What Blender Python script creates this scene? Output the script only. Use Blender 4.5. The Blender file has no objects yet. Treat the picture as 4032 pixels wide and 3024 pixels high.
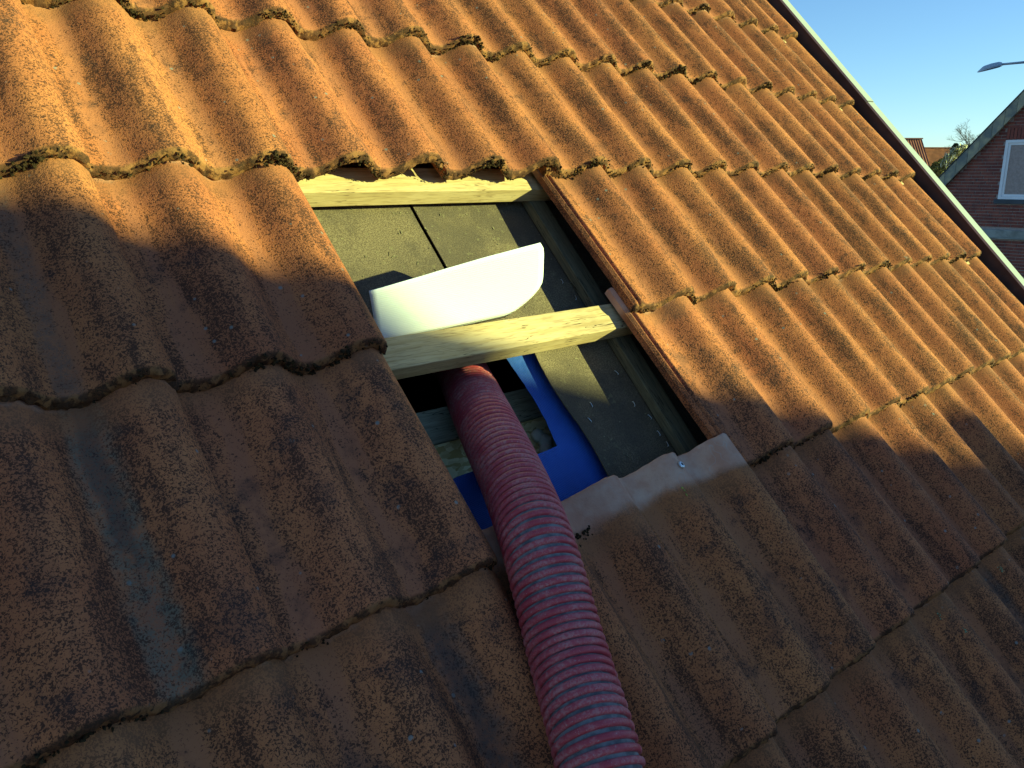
import bpy, bmesh, math, random
from mathutils import Vector, Matrix, noise
random.seed(7)
sc = bpy.context.scene
col = sc.collection
PITCH = math.radians(46)
CP, SP = math.cos(PITCH), math.sin(PITCH)
# ------------------------------------------------------------------ camera
RM = [[0.743773, -0.463416, 0.481713], [-0.165019, -0.825655, -0.539502], [0.647742, 0.321776, -0.690572]]
CAM = (-0.302916, -0.868714, 0.868527)
FPX = 3207.31
def W(q):                       # roof coordinates (across, up the slope, outward) -> world
    return Vector((q[0], q[1]*CP - q[2]*SP, q[1]*SP + q[2]*CP))
def ray(px, py):                # photo pixel -> world direction (depth 1 along the lens axis)
    a, b = (px-2016)/FPX, (py-1512)/FPX
    return W([RM[0][i]*a + RM[1][i]*b + RM[2][i] for i in range(3)])
CW = W(CAM)
def at_depth(px, py, d): return CW + ray(px, py)*d
def at_x(px, py, X):
    r = ray(px, py); return CW + r*((X-CW.x)/r.x)
cd = bpy.data.cameras.new('camera'); cam = bpy.data.objects.new('camera', cd); col.objects.link(cam)
rx, ry, rz = W(RM[0]), -W(RM[1]), -W(RM[2])
cam.matrix_world = Matrix(((rx.x, ry.x, rz.x, CW.x), (rx.y, ry.y, rz.y, CW.y), (rx.z, ry.z, rz.z, CW.z), (0, 0, 0, 1)))
cd.sensor_width = 36; cd.lens = 36*FPX/4032; cd.clip_start = 0.02; cd.clip_end = 3000
sc.camera = cam
# ------------------------------------------------------------------ sky, sun, exposure
SUN = W((0.9, -0.57, 1.0)).normalized()
EL = math.asin(SUN.z); AZ = math.atan2(SUN.x, SUN.y)
wd = bpy.data.worlds.new('World'); sc.world = wd; wd.use_nodes = True
nt = wd.node_tree; nt.nodes.clear()
sky = nt.nodes.new('ShaderNodeTexSky'); sky.sky_type = 'NISHITA'; sky.sun_disc = False
sky.sun_elevation = EL; sky.sun_rotation = AZ; sky.altitude = 20; sky.air_density = 0.85; sky.dust_density = 0.0; sky.ozone_density = 2.4
bg = nt.nodes.new('ShaderNodeBackground'); bg.inputs['Strength'].default_value = 0.080
wo = nt.nodes.new('ShaderNodeOutputWorld')
tint = nt.nodes.new('ShaderNodeMix'); tint.data_type = 'RGBA'; tint.blend_type = 'MULTIPLY'; tint.inputs[0].default_value = 1.0
tint.inputs[7].default_value = (0.80, 1.01, 1.14, 1)          # the photograph's cyan white balance
nt.links.new(sky.outputs[0], tint.inputs[6]); nt.links.new(tint.outputs[2], bg.inputs['Color']); nt.links.new(bg.outputs[0], wo.inputs['Surface'])
sl = bpy.data.lights.new('sun', 'SUN'); sl.energy = 5.0; sl.angle = math.radians(0.5); sl.color = (0.84, 1.0, 0.39)
so = bpy.data.objects.new('sun', sl); col.objects.link(so); so.rotation_euler = SUN.to_track_quat('Z', 'Y').to_euler()
so.location = SUN*30
vs = sc.view_settings; vs.view_transform = 'Standard'; vs.look = 'None'; vs.gamma = 1; vs.use_curve_mapping = False; vs.exposure = 1.36

# ------------------------------------------------------------------ helpers
def tag(o, label=None, cat=None, group=None, kind=None):
    if label: o['label'] = label
    if cat: o['category'] = cat
    if group: o['group'] = group
    if kind: o['kind'] = kind
    return o
def link(name, me, parent=None, mat=None):
    o = bpy.data.objects.new(name, me); col.objects.link(o)
    if mat is not None and me is not None:
        if len(me.materials) == 0: me.materials.append(mat)
    if parent is not None: o.parent = parent
    return o
def empty(name, loc=(0, 0, 0), rot=(0, 0, 0)):
    o = bpy.data.objects.new(name, None); col.objects.link(o); o.location = loc; o.rotation_euler = rot; o.empty_display_size = .1
    return o
def mesh(name, V, F, smooth=False, mi=None):
    me = bpy.data.meshes.new(name); me.from_pydata([tuple(v) for v in V], [], F); me.update()
    if smooth: me.polygons.foreach_set('use_smooth', [True]*len(me.polygons))
    if mi: me.polygons.foreach_set('material_index', mi)
    return me
def box_geo(a, b):
    x0, y0, z0 = a; x1, y1, z1 = b
    V = [(x0, y0, z0), (x1, y0, z0), (x1, y1, z0), (x0, y1, z0), (x0, y0, z1), (x1, y0, z1), (x1, y1, z1), (x0, y1, z1)]
    F = [(0, 3, 2, 1), (4, 5, 6, 7), (0, 1, 5, 4), (1, 2, 6, 5), (2, 3, 7, 6), (3, 0, 4, 7)]
    return V, F
def bev_box(name, a, b, r=.002, seg=2):
    bm = bmesh.new(); V, F = box_geo(a, b)
    vs_ = [bm.verts.new(v) for v in V]
    for f in F: bm.faces.new([vs_[i] for i in f])
    bmesh.ops.bevel(bm, geom=bm.edges[:], offset=r, segments=seg, affect='EDGES', profile=.6)
    me = bpy.data.meshes.new(name); bm.to_mesh(me); bm.free(); return me
def prism(name, poly, axis, a, b):     # extrude a 2-D outline along an axis (0 x, 1 y, 2 z)
    n = len(poly); V = []
    for t in (a, b):
        for p in poly:
            v = [0, 0, 0]; k = 0
            for i in range(3):
                if i == axis: v[i] = t
                else: v[i] = p[k]; k += 1
            V.append(v)
    F = [tuple(range(n)), tuple(range(2*n-1, n-1, -1))] + [(i, n+i, n+(i+1) % n, (i+1) % n) for i in range(n)]
    me = mesh(name, V, F)
    bm = bmesh.new(); bm.from_mesh(me); bmesh.ops.recalc_face_normals(bm, faces=bm.faces[:]); bm.to_mesh(me); bm.free()
    return me
def tube_geo(pts, rads, n=8):
    V, F = [], []; up = Vector((.13, .27, .95))
    for i, p in enumerate(pts):
        p = Vector(p); t = (Vector(pts[min(i+1, len(pts)-1)]) - Vector(pts[max(i-1, 0)])).normalized()
        a = t.cross(up).normalized(); b = t.cross(a)
        for k in range(n):
            an = 2*math.pi*k/n; V.append(p + (a*math.cos(an) + b*math.sin(an))*rads[i])
    for i in range(len(pts)-1):
        for k in range(n):
            F.append((i*n+k, i*n+(k+1) % n, (i+1)*n+(k+1) % n, (i+1)*n+k))
    F.append(tuple(range(n-1, -1, -1))); F.append(tuple((len(pts)-1)*n+k for k in range(n)))
    return V, F
class N:                                 # small node-tree builder
    def __init__(s, name, rough=.85, spec=.3):
        s.m = bpy.data.materials.new(name); s.m.use_nodes = True; s.t = s.m.node_tree; s.t.nodes.clear()
        s.b = s.n('ShaderNodeBsdfPrincipled'); s.o = s.n('ShaderNodeOutputMaterial'); s.l(s.b.outputs[0], s.o.inputs[0])
        s.b.inputs['Roughness'].default_value = rough; s.b.inputs['Specular IOR Level'].default_value = spec
    def n(s, ty, **k):
        x = s.t.nodes.new(ty)
        for a, v in k.items(): setattr(x, a, v)
        return x
    def l(s, a, b): s.t.links.new(a, b)
    def put(s, sock, v):
        if hasattr(v, 'is_output'): s.l(v, sock)
        elif isinstance(v, (tuple, list)) and len(v) == 3 and sock.type == 'RGBA': sock.default_value = (*v, 1)
        else: sock.default_value = v
    def math(s, op, a, b=0.0, c=None, clamp=False):
        x = s.n('ShaderNodeMath', operation=op, use_clamp=clamp); s.put(x.inputs[0], a); s.put(x.inputs[1], b)
        if c is not None: s.put(x.inputs[2], c)
        return x.outputs[0]
    def mix(s, f, a, b, mode='MIX'):
        x = s.n('ShaderNodeMix', data_type='RGBA', blend_type=mode); s.put(x.inputs[0], f); s.put(x.inputs[6], a); s.put(x.inputs[7], b)
        return x.outputs[2]
    def ramp(s, f, lo, hi, a=0., b=1.):
        x = s.n('ShaderNodeMapRange', interpolation_type='SMOOTHSTEP'); s.put(x.inputs[0], f)
        s.put(x.inputs[1], lo); s.put(x.inputs[2], hi); s.put(x.inputs[3], a); s.put(x.inputs[4], b); return x.outputs[0]
    def coord(s, scale=None, kind='Object'):
        x = s.n('ShaderNodeTexCoord').outputs[kind]
        if scale:
            m = s.n('ShaderNodeMapping'); s.l(x, m.inputs[0]); m.inputs['Scale'].default_value = scale; x = m.outputs[0]
        return x
    def noise(s, vec, scale, detail=2, rough=.5, w=None, dist=0.):
        x = s.n('ShaderNodeTexNoise', noise_dimensions='4D' if w is not None else '3D'); s.l(vec, x.inputs['Vector'])
        x.inputs['Scale'].default_value = scale; x.inputs['Detail'].default_value = detail; x.inputs['Roughness'].default_value = rough
        x.inputs['Distortion'].default_value = dist
        if w is not None: s.put(x.inputs['W'], w)
        return x.outputs[0]
    def rand(s, k=40.): return s.math('MULTIPLY', s.n('ShaderNodeObjectInfo').outputs['Random'], k)
    def xyz(s, vec):
        x = s.n('ShaderNodeSeparateXYZ'); s.l(vec, x.inputs[0]); return x.outputs
    def color(s, c): s.put(s.b.inputs['Base Color'], c)
    def bump(s, h, strength=.5, dist=.002):
        x = s.n('ShaderNodeBump'); s.put(x.inputs['Height'], h); x.inputs['Strength'].default_value = strength; x.inputs['Distance'].default_value = dist
        s.l(x.outputs[0], s.b.inputs['Normal'])
def plain(name, c, rough=.8, var=.15, scale=20., metal=0., bump=.2, bd=.002):
    k = N(name, rough); v = k.coord(); n = k.noise(v, scale, 3, .6, k.rand())
    k.color(k.mix(k.ramp(n, .3, .7), tuple(x*(1-var) for x in c), tuple(min(1, x*(1+var)) for x in c)))
    k.b.inputs['Metallic'].default_value = metal
    if bump: k.bump(k.noise(v, scale*8, 2), bump, bd)
    return k.m

# ------------------------------------------------------------------ roof dimensions (metres)
WV, G, HW, TL, TH = .15, .35573, .037, .42, .021     # wave, gauge, wave height, tile length, front-edge lift
BATTEN_T, BATTEN_B, FELT = -.0545, -.090, -.112
def bow(u):
    d = max(u, -.4)-1.2
    return -(.00775*d*d + .00629*d*d*d)

# ------------------------------------------------------------------ tile material
def tile_material(name, streak=None):
    k = N(name, .88, .2); P0 = k.coord(); X, Y, Z = k.xyz(P0); rn = k.n('ShaderNodeObjectInfo').outputs['Random']
    cmb = k.n('ShaderNodeCombineXYZ')
    for i_, m_ in enumerate((7.3, 3.1, 5.7)): k.l(k.math('MULTIPLY', rn, m_), cmb.inputs[i_])
    va = k.n('ShaderNodeVectorMath', operation='ADD'); k.l(P0, va.inputs[0]); k.l(cmb.outputs[0], va.inputs[1]); P = va.outputs[0]
    mp = k.n('ShaderNodeMapping'); k.l(P, mp.inputs[0]); mp.inputs['Scale'].default_value = (1., .22, 1.); st = mp.outputs[0]
    ns = k.noise(P, 7., 2, .6)
    stain = k.noise(st, 24., 3, .62)
    sp = k.noise(P, 370., 2, .65, None, .8)
    sp2 = k.noise(P, 60., 3, .65)
    pat = k.noise(P, 15., 3, .65)
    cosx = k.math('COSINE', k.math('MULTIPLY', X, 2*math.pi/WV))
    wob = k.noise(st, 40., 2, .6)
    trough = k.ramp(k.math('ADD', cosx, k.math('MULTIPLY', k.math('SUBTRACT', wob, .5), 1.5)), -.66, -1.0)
    base = k.mix(k.ramp(ns, .3, .7), (.475, .158, .060), (.40, .121, .048))
    dirt = k.ramp(stain, .44, .66)
    dirt2 = k.ramp(k.math('ADD', pat, k.math('MULTIPLY', k.math('SUBTRACT', rn, .5), .08)), .56, .70)
    thr = k.math('ADD', .532, k.math('MULTIPLY', dirt, -.060))
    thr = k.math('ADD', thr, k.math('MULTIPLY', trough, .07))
    speck = k.ramp(k.math('SUBTRACT', k.math('ADD', k.math('MULTIPLY', sp, .80), k.math('MULTIPLY', sp2, .20)), thr), -.03, .035)
    c = k.mix(k.math('MULTIPLY', dirt, .38), base, (.165, .062, .034))
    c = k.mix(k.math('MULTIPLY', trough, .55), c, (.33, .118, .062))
    c = k.mix(k.math('MULTIPLY', speck, .86), c, (.044, .019, .012))
    c = k.mix(k.math('MULTIPLY', k.math('MULTIPLY', dirt2, k.ramp(sp, .35, .55, .45, 1.)), .55), c, (.040, .025, .022))
    # pale crust lichen dots
    vo = k.n('ShaderNodeTexVoronoi'); k.l(P, vo.inputs['Vector']); vo.inputs['Scale'].default_value = 46.
    sel = k.math('GREATER_THAN', k.xyz(vo.outputs['Color'])[0], .80)
    dot = k.math('MULTIPLY', k.ramp(vo.outputs['Distance'], .17, .10), sel)
    dot = k.math('MULTIPLY', dot, k.ramp(sp2, .42, .5))
    c = k.mix(k.math('MULTIPLY', dot, .75), c, (.22, .22, .20))
    if streak:
        xc, wd_, colr, amt, dark = streak
        sx = k.math('ABSOLUTE', k.math('SUBTRACT', k.math('SUBTRACT', X, xc), k.math('MULTIPLY', k.math('SUBTRACT', wob, .5), .03)))
        m = k.ramp(sx, wd_, wd_*.55)
        m = k.math('MULTIPLY', k.math('MULTIPLY', m, k.ramp(sp, .58, .44, .15, 1.)), k.ramp(sp2, .35, .6, .45, 1.))
        c = k.mix(k.math('MULTIPLY', m, amt), c, colr)
        if dark:
            m2 = k.math('MULTIPLY', k.ramp(sx, wd_*.5, wd_*.15), k.ramp(Y, .10, .22))
            c = k.mix(k.math('MULTIPLY', m2, .45), c, (.034, .031, .030))
    # clean head of the tile that is normally covered by the course above
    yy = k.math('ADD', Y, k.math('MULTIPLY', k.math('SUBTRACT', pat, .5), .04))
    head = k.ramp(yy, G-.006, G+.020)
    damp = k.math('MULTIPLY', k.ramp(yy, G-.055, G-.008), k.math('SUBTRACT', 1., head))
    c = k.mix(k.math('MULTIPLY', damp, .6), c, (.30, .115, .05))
    clay = k.mix(k.ramp(k.noise(P, 22., 3, .6), .35, .7), (.48, .225, .15), (.56, .33, .24))
    crack = k.math('ABSOLUTE', k.math('SUBTRACT', k.noise(P, 9., 3, .6), .5))
    clay = k.mix(k.math('MULTIPLY', k.ramp(crack, .004, .0008, 0., .45), k.ramp(ns, .45, .6)), clay, (.40, .36, .32))
    c = k.mix(head, c, clay)
    # crumbling grit on the front lip
    lip = k.ramp(Y, .007, .001)
    grit = k.mix(k.ramp(sp2, .42, .53), (.21, .095, .036), (.040, .020, .010))
    c = k.mix(k.math('MULTIPLY', lip, .85), c, grit)
    tone = k.n('ShaderNodeHueSaturation'); k.l(c, tone.inputs['Color']); k.l(k.math('ADD', .92, k.math('MULTIPLY', rn, .16)), tone.inputs['Value']); k.l(k.math('ADD', .4975, k.math('MULTIPLY', k.math('FRACT', k.math('MULTIPLY', rn, 7.7)), .005)), tone.inputs['Hue']); c = tone.outputs[0]
    k.color(c)
    k.bump(k.math('ADD', k.math('MULTIPLY', sp, -.7), k.math('MULTIPLY', sp2, .6)), .6, .0025)
    return k.m
M = {}
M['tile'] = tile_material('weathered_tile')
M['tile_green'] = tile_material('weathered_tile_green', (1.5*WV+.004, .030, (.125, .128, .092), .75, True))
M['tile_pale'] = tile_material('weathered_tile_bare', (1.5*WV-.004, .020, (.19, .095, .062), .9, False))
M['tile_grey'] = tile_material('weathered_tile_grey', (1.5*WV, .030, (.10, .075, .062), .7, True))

def wave(s):                       # profile height, 0 on the crest, -HW in the trough; s in waves, crest at whole numbers
    t = s-round(s)
    if t < 0:
        a = min(1., max(0., -t-.03)/.48); return -HW*(.5-.5*math.cos(math.pi*a))
    a = min(1., max(0., t-.03)/.40); return -HW*(.5-.5*math.cos(math.pi*a))
def tile_top(s):
    if s < .36:                    # side lap with two small ridges
        z = -HW+.004
        for c_ in (.085, .185): z += .0055*max(0., 1-((s-c_)/.033)**2)
        if s > .27: z = z*(1-(s-.27)/.09) + wave(.5)*((s-.27)/.09)
        return z
    return wave(s)
def make_tile(seed, trim=False):
    ss = [.04, .055, .07, .085, .10, .12, .135, .15, .17, .185, .2, .22, .25, .28, .32, .36]
    n = 62
    ss += [.36+(2.24-.36)*i/n for i in range(1, n+1)]
    ss += [2.25]
    ys = [0., .0025, .006, .012, .022, .04, .08, .14, .20, .26, .32, .36, .39, .41, .417, TL]
    off = Vector((seed*3.1, seed*7.7, seed*1.3))
    V, F = [], []; ns, ny = len(ss), len(ys)
    def fr(s, q): return noise.noise(Vector((s*16, q*6, 0))+off)*.0030 + noise.noise(Vector((s*45, q*14, 3))+off)*.0024
    for iy, y in enumerate(ys):
        for s in ss:
            z = tile_top(s)
            if iy == 0: z -= .0035
            elif iy == 1: z -= .0010
            if s == 2.25: z -= .003
            z += noise.noise(Vector((s*1.1, y*5, 1))+off)*.0012
            yy = y
            if iy < 4: yy += fr(s, iy)*(1-iy*.25); z += noise.noise(Vector((s*38, iy*.8, 9))+off)*.0018*(1-iy*.25)
            if iy == ny-1: yy += noise.noise(Vector((s*9, 4, 9))+off)*.002; z -= .003
            if trim and s < .30: yy = max(yy, .05+iy*.0005)
            V.append((s*WV, yy, z))
    nt_ = ns*ny
    for iy, y in enumerate(ys):
        th = .021 if y < .02 else (.017 if y < .05 else .0135)
        for s in ss:
            z = tile_top(s)-th
            V.append((s*WV, max(y, .05+iy*.0005) if trim and s < .30 else y+(fr(s, 9)-.001 if iy == 0 else 0), z))
    for i in range(ny-1):
        for j in range(ns-1):
            a = i*ns+j; F.append((a, a+1, a+ns+1, a+ns)); b = nt_+a; F.append((b, b+ns, b+ns+1, b+1))
    # front face in four crumbly bands
    prev = list(range(ns))
    for q in range(1, 4):
        cur = []
        for j, s in enumerate(ss):
            p0, p1 = V[j], V[nt_+j]; f_ = q/4
            cur.append(len(V)); V.append((s*WV, p0[1]*(1-f_)+p1[1]*f_-.0015+fr(s, 20+q)*1.2, p0[2]*(1-f_)+p1[2]*f_))
        for j in range(ns-1): F.append((prev[j+1], prev[j], cur[j], cur[j+1]))
        prev = cur
    for j in range(ns-1): F.append((prev[j+1], prev[j], nt_+j, nt_+j+1))
    e = (ny-1)*ns
    for j in range(ns-1): F.append((e+j, e+j+1, nt_+e+j+1, nt_+e+j))
    for i in range(ny-1):
        a = i*ns; F.append((a, a+ns, nt_+a+ns, nt_+a)); a += ns-1; F.append((a+ns, a, nt_+a, nt_+a+ns))
    me = mesh('roof_tile', V, F, True)
    try: me.set_sharp_from_angle(angle=math.radians(50))
    except Exception: pass
    return me
TM = {}
variants = [make_tile(i) for i in range(5)]
trimmed = make_tile(3, True); variants.append(trimmed)
for v_ in variants: v_.materials.append(M['tile'])
def variant_with(i, key):
    if (i, key) not in TM:
        m_ = variants[i].copy(); m_.materials.clear(); m_.materials.append(M[key]); TM[(i, key)] = m_
    return TM[(i, key)]

# ------------------------------------------------------------------ the roof
ROT = (PITCH, 0, 0)
roof = empty('house_roof', (0, 0, 0), ROT)
tag(roof, 'weathered orange tiled house roof with a square opening where tiles were lifted out', 'roof')
J0, J1 = -5, 5
tiles = {}
SL = -TH/G
for j in range(J0, J1+1):
    for k in range(-3, 9):
        if j in (1, 2) and k in (1, 2): continue
        rnd = random.Random(j*131+k*17+5)
        i = rnd.randrange(5); key = 'tile'
        if (j, k) == (2, -1): key = 'tile_green'
        elif (j, k) == (1, -1): key = 'tile_pale'
        elif (j, k) in ((3, 0), (4, 4), (4, 6), (3, 7)): key = 'tile_grey'
        if (j, k) == (0, 2): i = 5
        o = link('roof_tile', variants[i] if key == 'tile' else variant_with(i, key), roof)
        u0 = k*2*WV; uc = u0+1.2*WV
        slope = (bow(uc+.1)-bow(uc-.1))/.2
        jx, jy, jz = rnd.uniform(-.0015, .0015), rnd.uniform(-.003, .003), rnd.uniform(0, .0012)
        if (j, k) == (1, 3): jx = -.004
        if (j, k) == (2, 3): jx = -.012
        o.location = (u0+jx, -j*G+jy, TH+.0005+bow(u0)+jz)
        o.rotation_euler = (math.atan(SL)+rnd.uniform(-.002, .002), -math.atan(slope)+rnd.uniform(-.002, .002), rnd.uniform(-.004, .004))
        tiles[(j, k)] = o
# pan-head screw in the exposed tile head
def screw_mesh():
    V, F, mi = [], [], []
    n = 18; rings = [(.0048, 0.), (.0048, .0008), (.0040, .0019), (.0022, .0021), (.0019, .0006)]
    for r, z in rings:
        for a in range(n): V.append((r*math.cos(2*math.pi*a/n), r*math.sin(2*math.pi*a/n), z))
    for q in range(len(rings)-1):
        for a in range(n): F.append((q*n+a, q*n+(a+1) % n, (q+1)*n+(a+1) % n, (q+1)*n+a)); mi.append(1 if q == 3 else 0)
    F.append(tuple((len(rings)-1)*n+a for a in range(n))); mi.append(1)
    return mesh('screw', V, F, False, mi)
M['zinc'] = plain('zinc', (.62, .64, .66), .35, .08, 300, .9, 0)
M['dark_recess'] = plain('dark_recess', (.03, .03, .03), .7, .1, 100, 0, 0)
sm = screw_mesh(); sm.materials.append(M['zinc']); sm.materials.append(M['dark_recess'])
# tile whose clean head shows the screw: course of row 3, columns of the opening
scw = link('screw', sm, tiles[(3, 2)]); 
sx = .758-2*2*WV
scw.location = (sx, 3*G-.671-.004, tile_top(sx/WV)+.0006); scw.rotation_euler = (.05, .25, .4); scw.scale = (1.4, 1.4, 1.4)

# moss growing along the front edges of the courses
def ico():
    bm = bmesh.new(); bmesh.ops.create_icosphere(bm, subdivisions=1, radius=1.)
    bm.verts.ensure_lookup_table()
    V = [v.co.copy() for v in bm.verts]; F = [tuple(x.index for x in f.verts) for f in bm.faces]; bm.free(); return V, F
IV, IF = ico()
km = N('moss', .95, .1); Pm = km.coord(); nm = km.noise(Pm, 240., 3)
km.color(km.mix(km.ramp(nm, .35, .65), (.012, .007, .004), (.050, .030, .013))); km.bump(nm, .8, .003); M['moss'] = km.m
moss_amt = {-4: .9, -3: .9, -2: .95, -1: 1.3, 0: 1.3, 1: .75, 2: .45, 3: .22, 4: .2}
for j, amt in moss_amt.items():
    V, F = [], []; r = random.Random(100+j)
    s = -5.6
    while s < 18.2:
        s += r.uniform(.008, .05)/amt
        k = math.floor((s-.25)/2); 
        if (j, k) not in tiles: continue
        dens = noise.noise(Vector((s*1.7, j*5.3, 2)))+.35*noise.noise(Vector((s*6, j*3, 7)))
        if dens < .10-.20*amt: continue
        o = tiles[(j, k)]; sl_ = s-2*k
        if sl_ < .3: sl_ += .0
        cnt = 2 + (dens > .2)*r.randrange(1, 5)
        for _ in range(cnt):
            rad = r.uniform(.0008, .0024)*(1.25 if dens > .3 else .85)
            loc = Vector((sl_*WV+r.gauss(0, .003), r.gauss(-.0035, .0018)+(.004 if r.random() < .25 else 0), tile_top(sl_)-r.triangular(-.002, .024, .015)))
            sx_, sy_, sz_ = (rad*r.uniform(.7, 1.5) for _ in range(3))
            base_i = len(V)
            for v in IV:
                q = Vector((v.x*sx_, v.y*sy_, v.z*sz_))*r.uniform(.35, 1.6)
                V.append(o.matrix_basis @ (loc+q))
            F += [tuple(a+base_i for a in f) for f in IF]
    if V:
        mo = link('moss', mesh('moss', V, F), roof, M['moss']); tag(mo, kind='stuff')
# a few crumbs of moss and yellow-green lichen lying on the tiles
M['lichen'] = plain('lichen', (.34, .33, .06), .9, .3, 300, 0, .5)
M['lichen_green'] = plain('lichen_green', (.17, .28, .15), .9, .3, 300, 0, .5)
def crumbs(name, mat, spots, rad, n, seed):
    r = random.Random(seed); V, F = [], []
    for (u, v, w, spread) in spots:
        for _ in range(n):
            q0 = Vector((u+r.gauss(0, spread), v+r.gauss(0, spread*.7), w)); s_ = rad*r.uniform(.5, 1.3); b = len(V)
            for p in IV: V.append(q0+Vector((p.x*s_, p.y*s_, p.z*s_*.6))*r.uniform(.6, 1.3))
            F += [tuple(a+b for a in f) for f in IF]
    return tag(link(name, mesh(name, V, F), roof, mat), kind='stuff')
def surf(u, v):                    # top of the tiling at a point
    j = math.ceil(-v/G-1e-6); k = math.floor((u/WV-.25)/2); return TH+.0008+bow(u)+tile_top(u/WV-2*k)+SL*(v+j*G)
def sp_(u, v, sd, dz=.0): return (u, v, surf(u, v)+dz, sd)
crumbs('moss', M['moss'], [sp_(.505, -.722, .010), sp_(.535, -.712, .007), sp_(.43, -.735, .006)], .0028, 16, 3)
crumbs('lichen', M['lichen'], [sp_(.735, -.716, .006), sp_(.015, -1.10, .006)], .0016, 22, 4)
crumbs('lichen', M['lichen_green'], [sp_(1.17, -1.10, .006), sp_(1.19, -1.145, .004), sp_(1.47, -1.11, .006)], .0016, 16, 5)

# ------------------------------------------------------------------ timber, felt, membrane
def wood(name, a, b, axis, dark=(.2, .12, .05), sc_=1.):
    k = N(name, .75, .25); s3 = [14., 14., 14.]; s3[axis] = .9
    P = k.coord(tuple(s3)); w = k.rand()
    g = k.noise(P, 9.*sc_, 4, .6, w, .6); g2 = k.noise(P, 40., 2, .5, w)
    fine = k.noise(k.coord(), 9., 3, .6, w)
    c = k.mix(k.ramp(g, .36, .64), a, b)
    c = k.mix(k.ramp(fine, .50, .72, 0, .50), c, dark)
    c = k.mix(k.ramp(g2, .52, .66, 0, .45), c, dark)
    ck_ = k.math('ABSOLUTE', k.math('SUBTRACT', k.noise(P, 5., 3, .6, k.math('ADD', w, 5.)), .5))
    c = k.mix(k.math('MULTIPLY', k.ramp(ck_, .010, .002), k.ramp(fine, .42, .55)), c, tuple(x*.35 for x in dark))
    vo = k.n('ShaderNodeTexVoronoi'); pc = k.coord((2.2, 9., 9.) if axis == 0 else (9., 2.2, 9.)); k.l(pc, vo.inputs['Vector']); vo.inputs['Scale'].default_value = 1.
    kn = k.ramp(vo.outputs['Distance'], .14, .08); c = k.mix(k.math('MULTIPLY', kn, .6), c, dark)
    k.color(c); k.bump(g2, .35, .001); return k.m
M['batten'] = wood('pine_batten', (.52, .37, .20), (.42, .285, .135), 0, (.19, .105, .048))
M['counter'] = wood('treated_counter_batten', (.18, .145, .085), (.11, .095, .06), 1, (.05, .038, .024))
M['rafter'] = wood('old_rafter', (.06, .042, .03), (.04, .028, .02), 1, (.02, .014, .01))
M['beam'] = wood('grey_beam', (.42, .40, .28), (.30, .29, .20), 0, (.15, .13, .08))
for j in range(J0, J1+2):
    v0 = -(j-1)*G-.017 if j != 2 else -.3725
    b = link('batten', bev_box('batten', (-1.0, v0, BATTEN_B), (2.66, v0+.0575, BATTEN_T), .0015), roof, M['batten'])
for u0 in (-.92, -.33, .275, .898, 1.51, 2.12, 2.60):
    link('counter_batten', bev_box('counter_batten', (u0, -2.1, FELT+.0015), (u0+.044, 2.05, BATTEN_B+.0005), .0015), roof, M['counter'])
kf = N('bitumen_felt', .9, .2); Pf = kf.coord(); n1 = kf.noise(Pf, 420., 3, .7); n2 = kf.noise(Pf, 7., 4, .6); n3 = kf.noise(Pf, 60., 3, .6)
cf = kf.mix(kf.ramp(n1, .4, .62), (.092, .064, .040), (.190, .138, .084)); cf = kf.mix(kf.ramp(n2, .38, .62, 0, .65), cf, (.056, .042, .034))
cf = kf.mix(kf.ramp(n3, .62, .7, 0, .5), cf, (.18, .15, .08)); kf.color(cf); kf.bump(n1, .6, .002); M['felt'] = kf.m
def sheet(name, us, vs_, wf, thick, mat, parent, smooth=True, skip=None, shape=None):
    V, F = [], []; nu, nv = len(us), len(vs_)
    for t in (0, 1):
        for a in us:
            for b in vs_:
                u, v = shape(a, b) if shape else (a, b)
                V.append((u, v, wf(u, v)-t*thick))
    for i in range(nu-1):
        for q in range(nv-1):
            if skip and skip(.5*(us[i]+us[i+1]), .5*(vs_[q]+vs_[q+1])): continue
            a = i*nv+q; F.append((a, a+nv, a+nv+1, a+1)); o_ = nu*nv; F.append((o_+a, o_+a+1, o_+a+nv+1, o_+a+nv))
    me = mesh(name, V, F, smooth)
    bm = bmesh.new(); bm.from_mesh(me); o_ = nu*nv
    bm.verts.ensure_lookup_table()
    for e in [e for e in bm.edges if len(e.link_faces) == 1 and e.verts[0].index < o_ and e.verts[1].index < o_]:
        a, b = e.verts[0].index, e.verts[1].index
        try: bm.faces.new((bm.verts[a], bm.verts[b], bm.verts[b+o_], bm.verts[a+o_]))
        except ValueError: pass
    loose = [v for v in bm.verts if not v.link_faces]; bmesh.ops.delete(bm, geom=loose, context='VERTS')
    bmesh.ops.recalc_face_normals(bm, faces=bm.faces[:])
    bm.to_mesh(me); bm.free()
    try: me.set_sharp_from_angle(angle=math.radians(60))
    except Exception: pass
    return link(name, me, parent, mat)
def lin(a, b, n): return [a+(b-a)*i/n for i in range(n+1)]
def felt_w(u, v): return FELT + .0016*noise.noise(Vector((u*9, v*9, 0))) - .0015
VT = 1.95
sheet('felt_sheet', lin(-1.05, .611, 40), lin(-.345, VT, 46), felt_w, .0022, M['felt'], roof)
sheet('felt_sheet', lin(.6165, 2.74, 44), lin(-.345, VT, 46), lambda u, v: felt_w(u, v)+.003*max(0, 1-(u-.6165)/.03), .0022, M['felt'], roof)
def felt_edge(v): return .698 + .006*math.sin(v*21+1.)+.010*max(0, -v-.55)*8*.3 + .003*noise.noise(Vector((v*30, 3, 1)))
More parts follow.
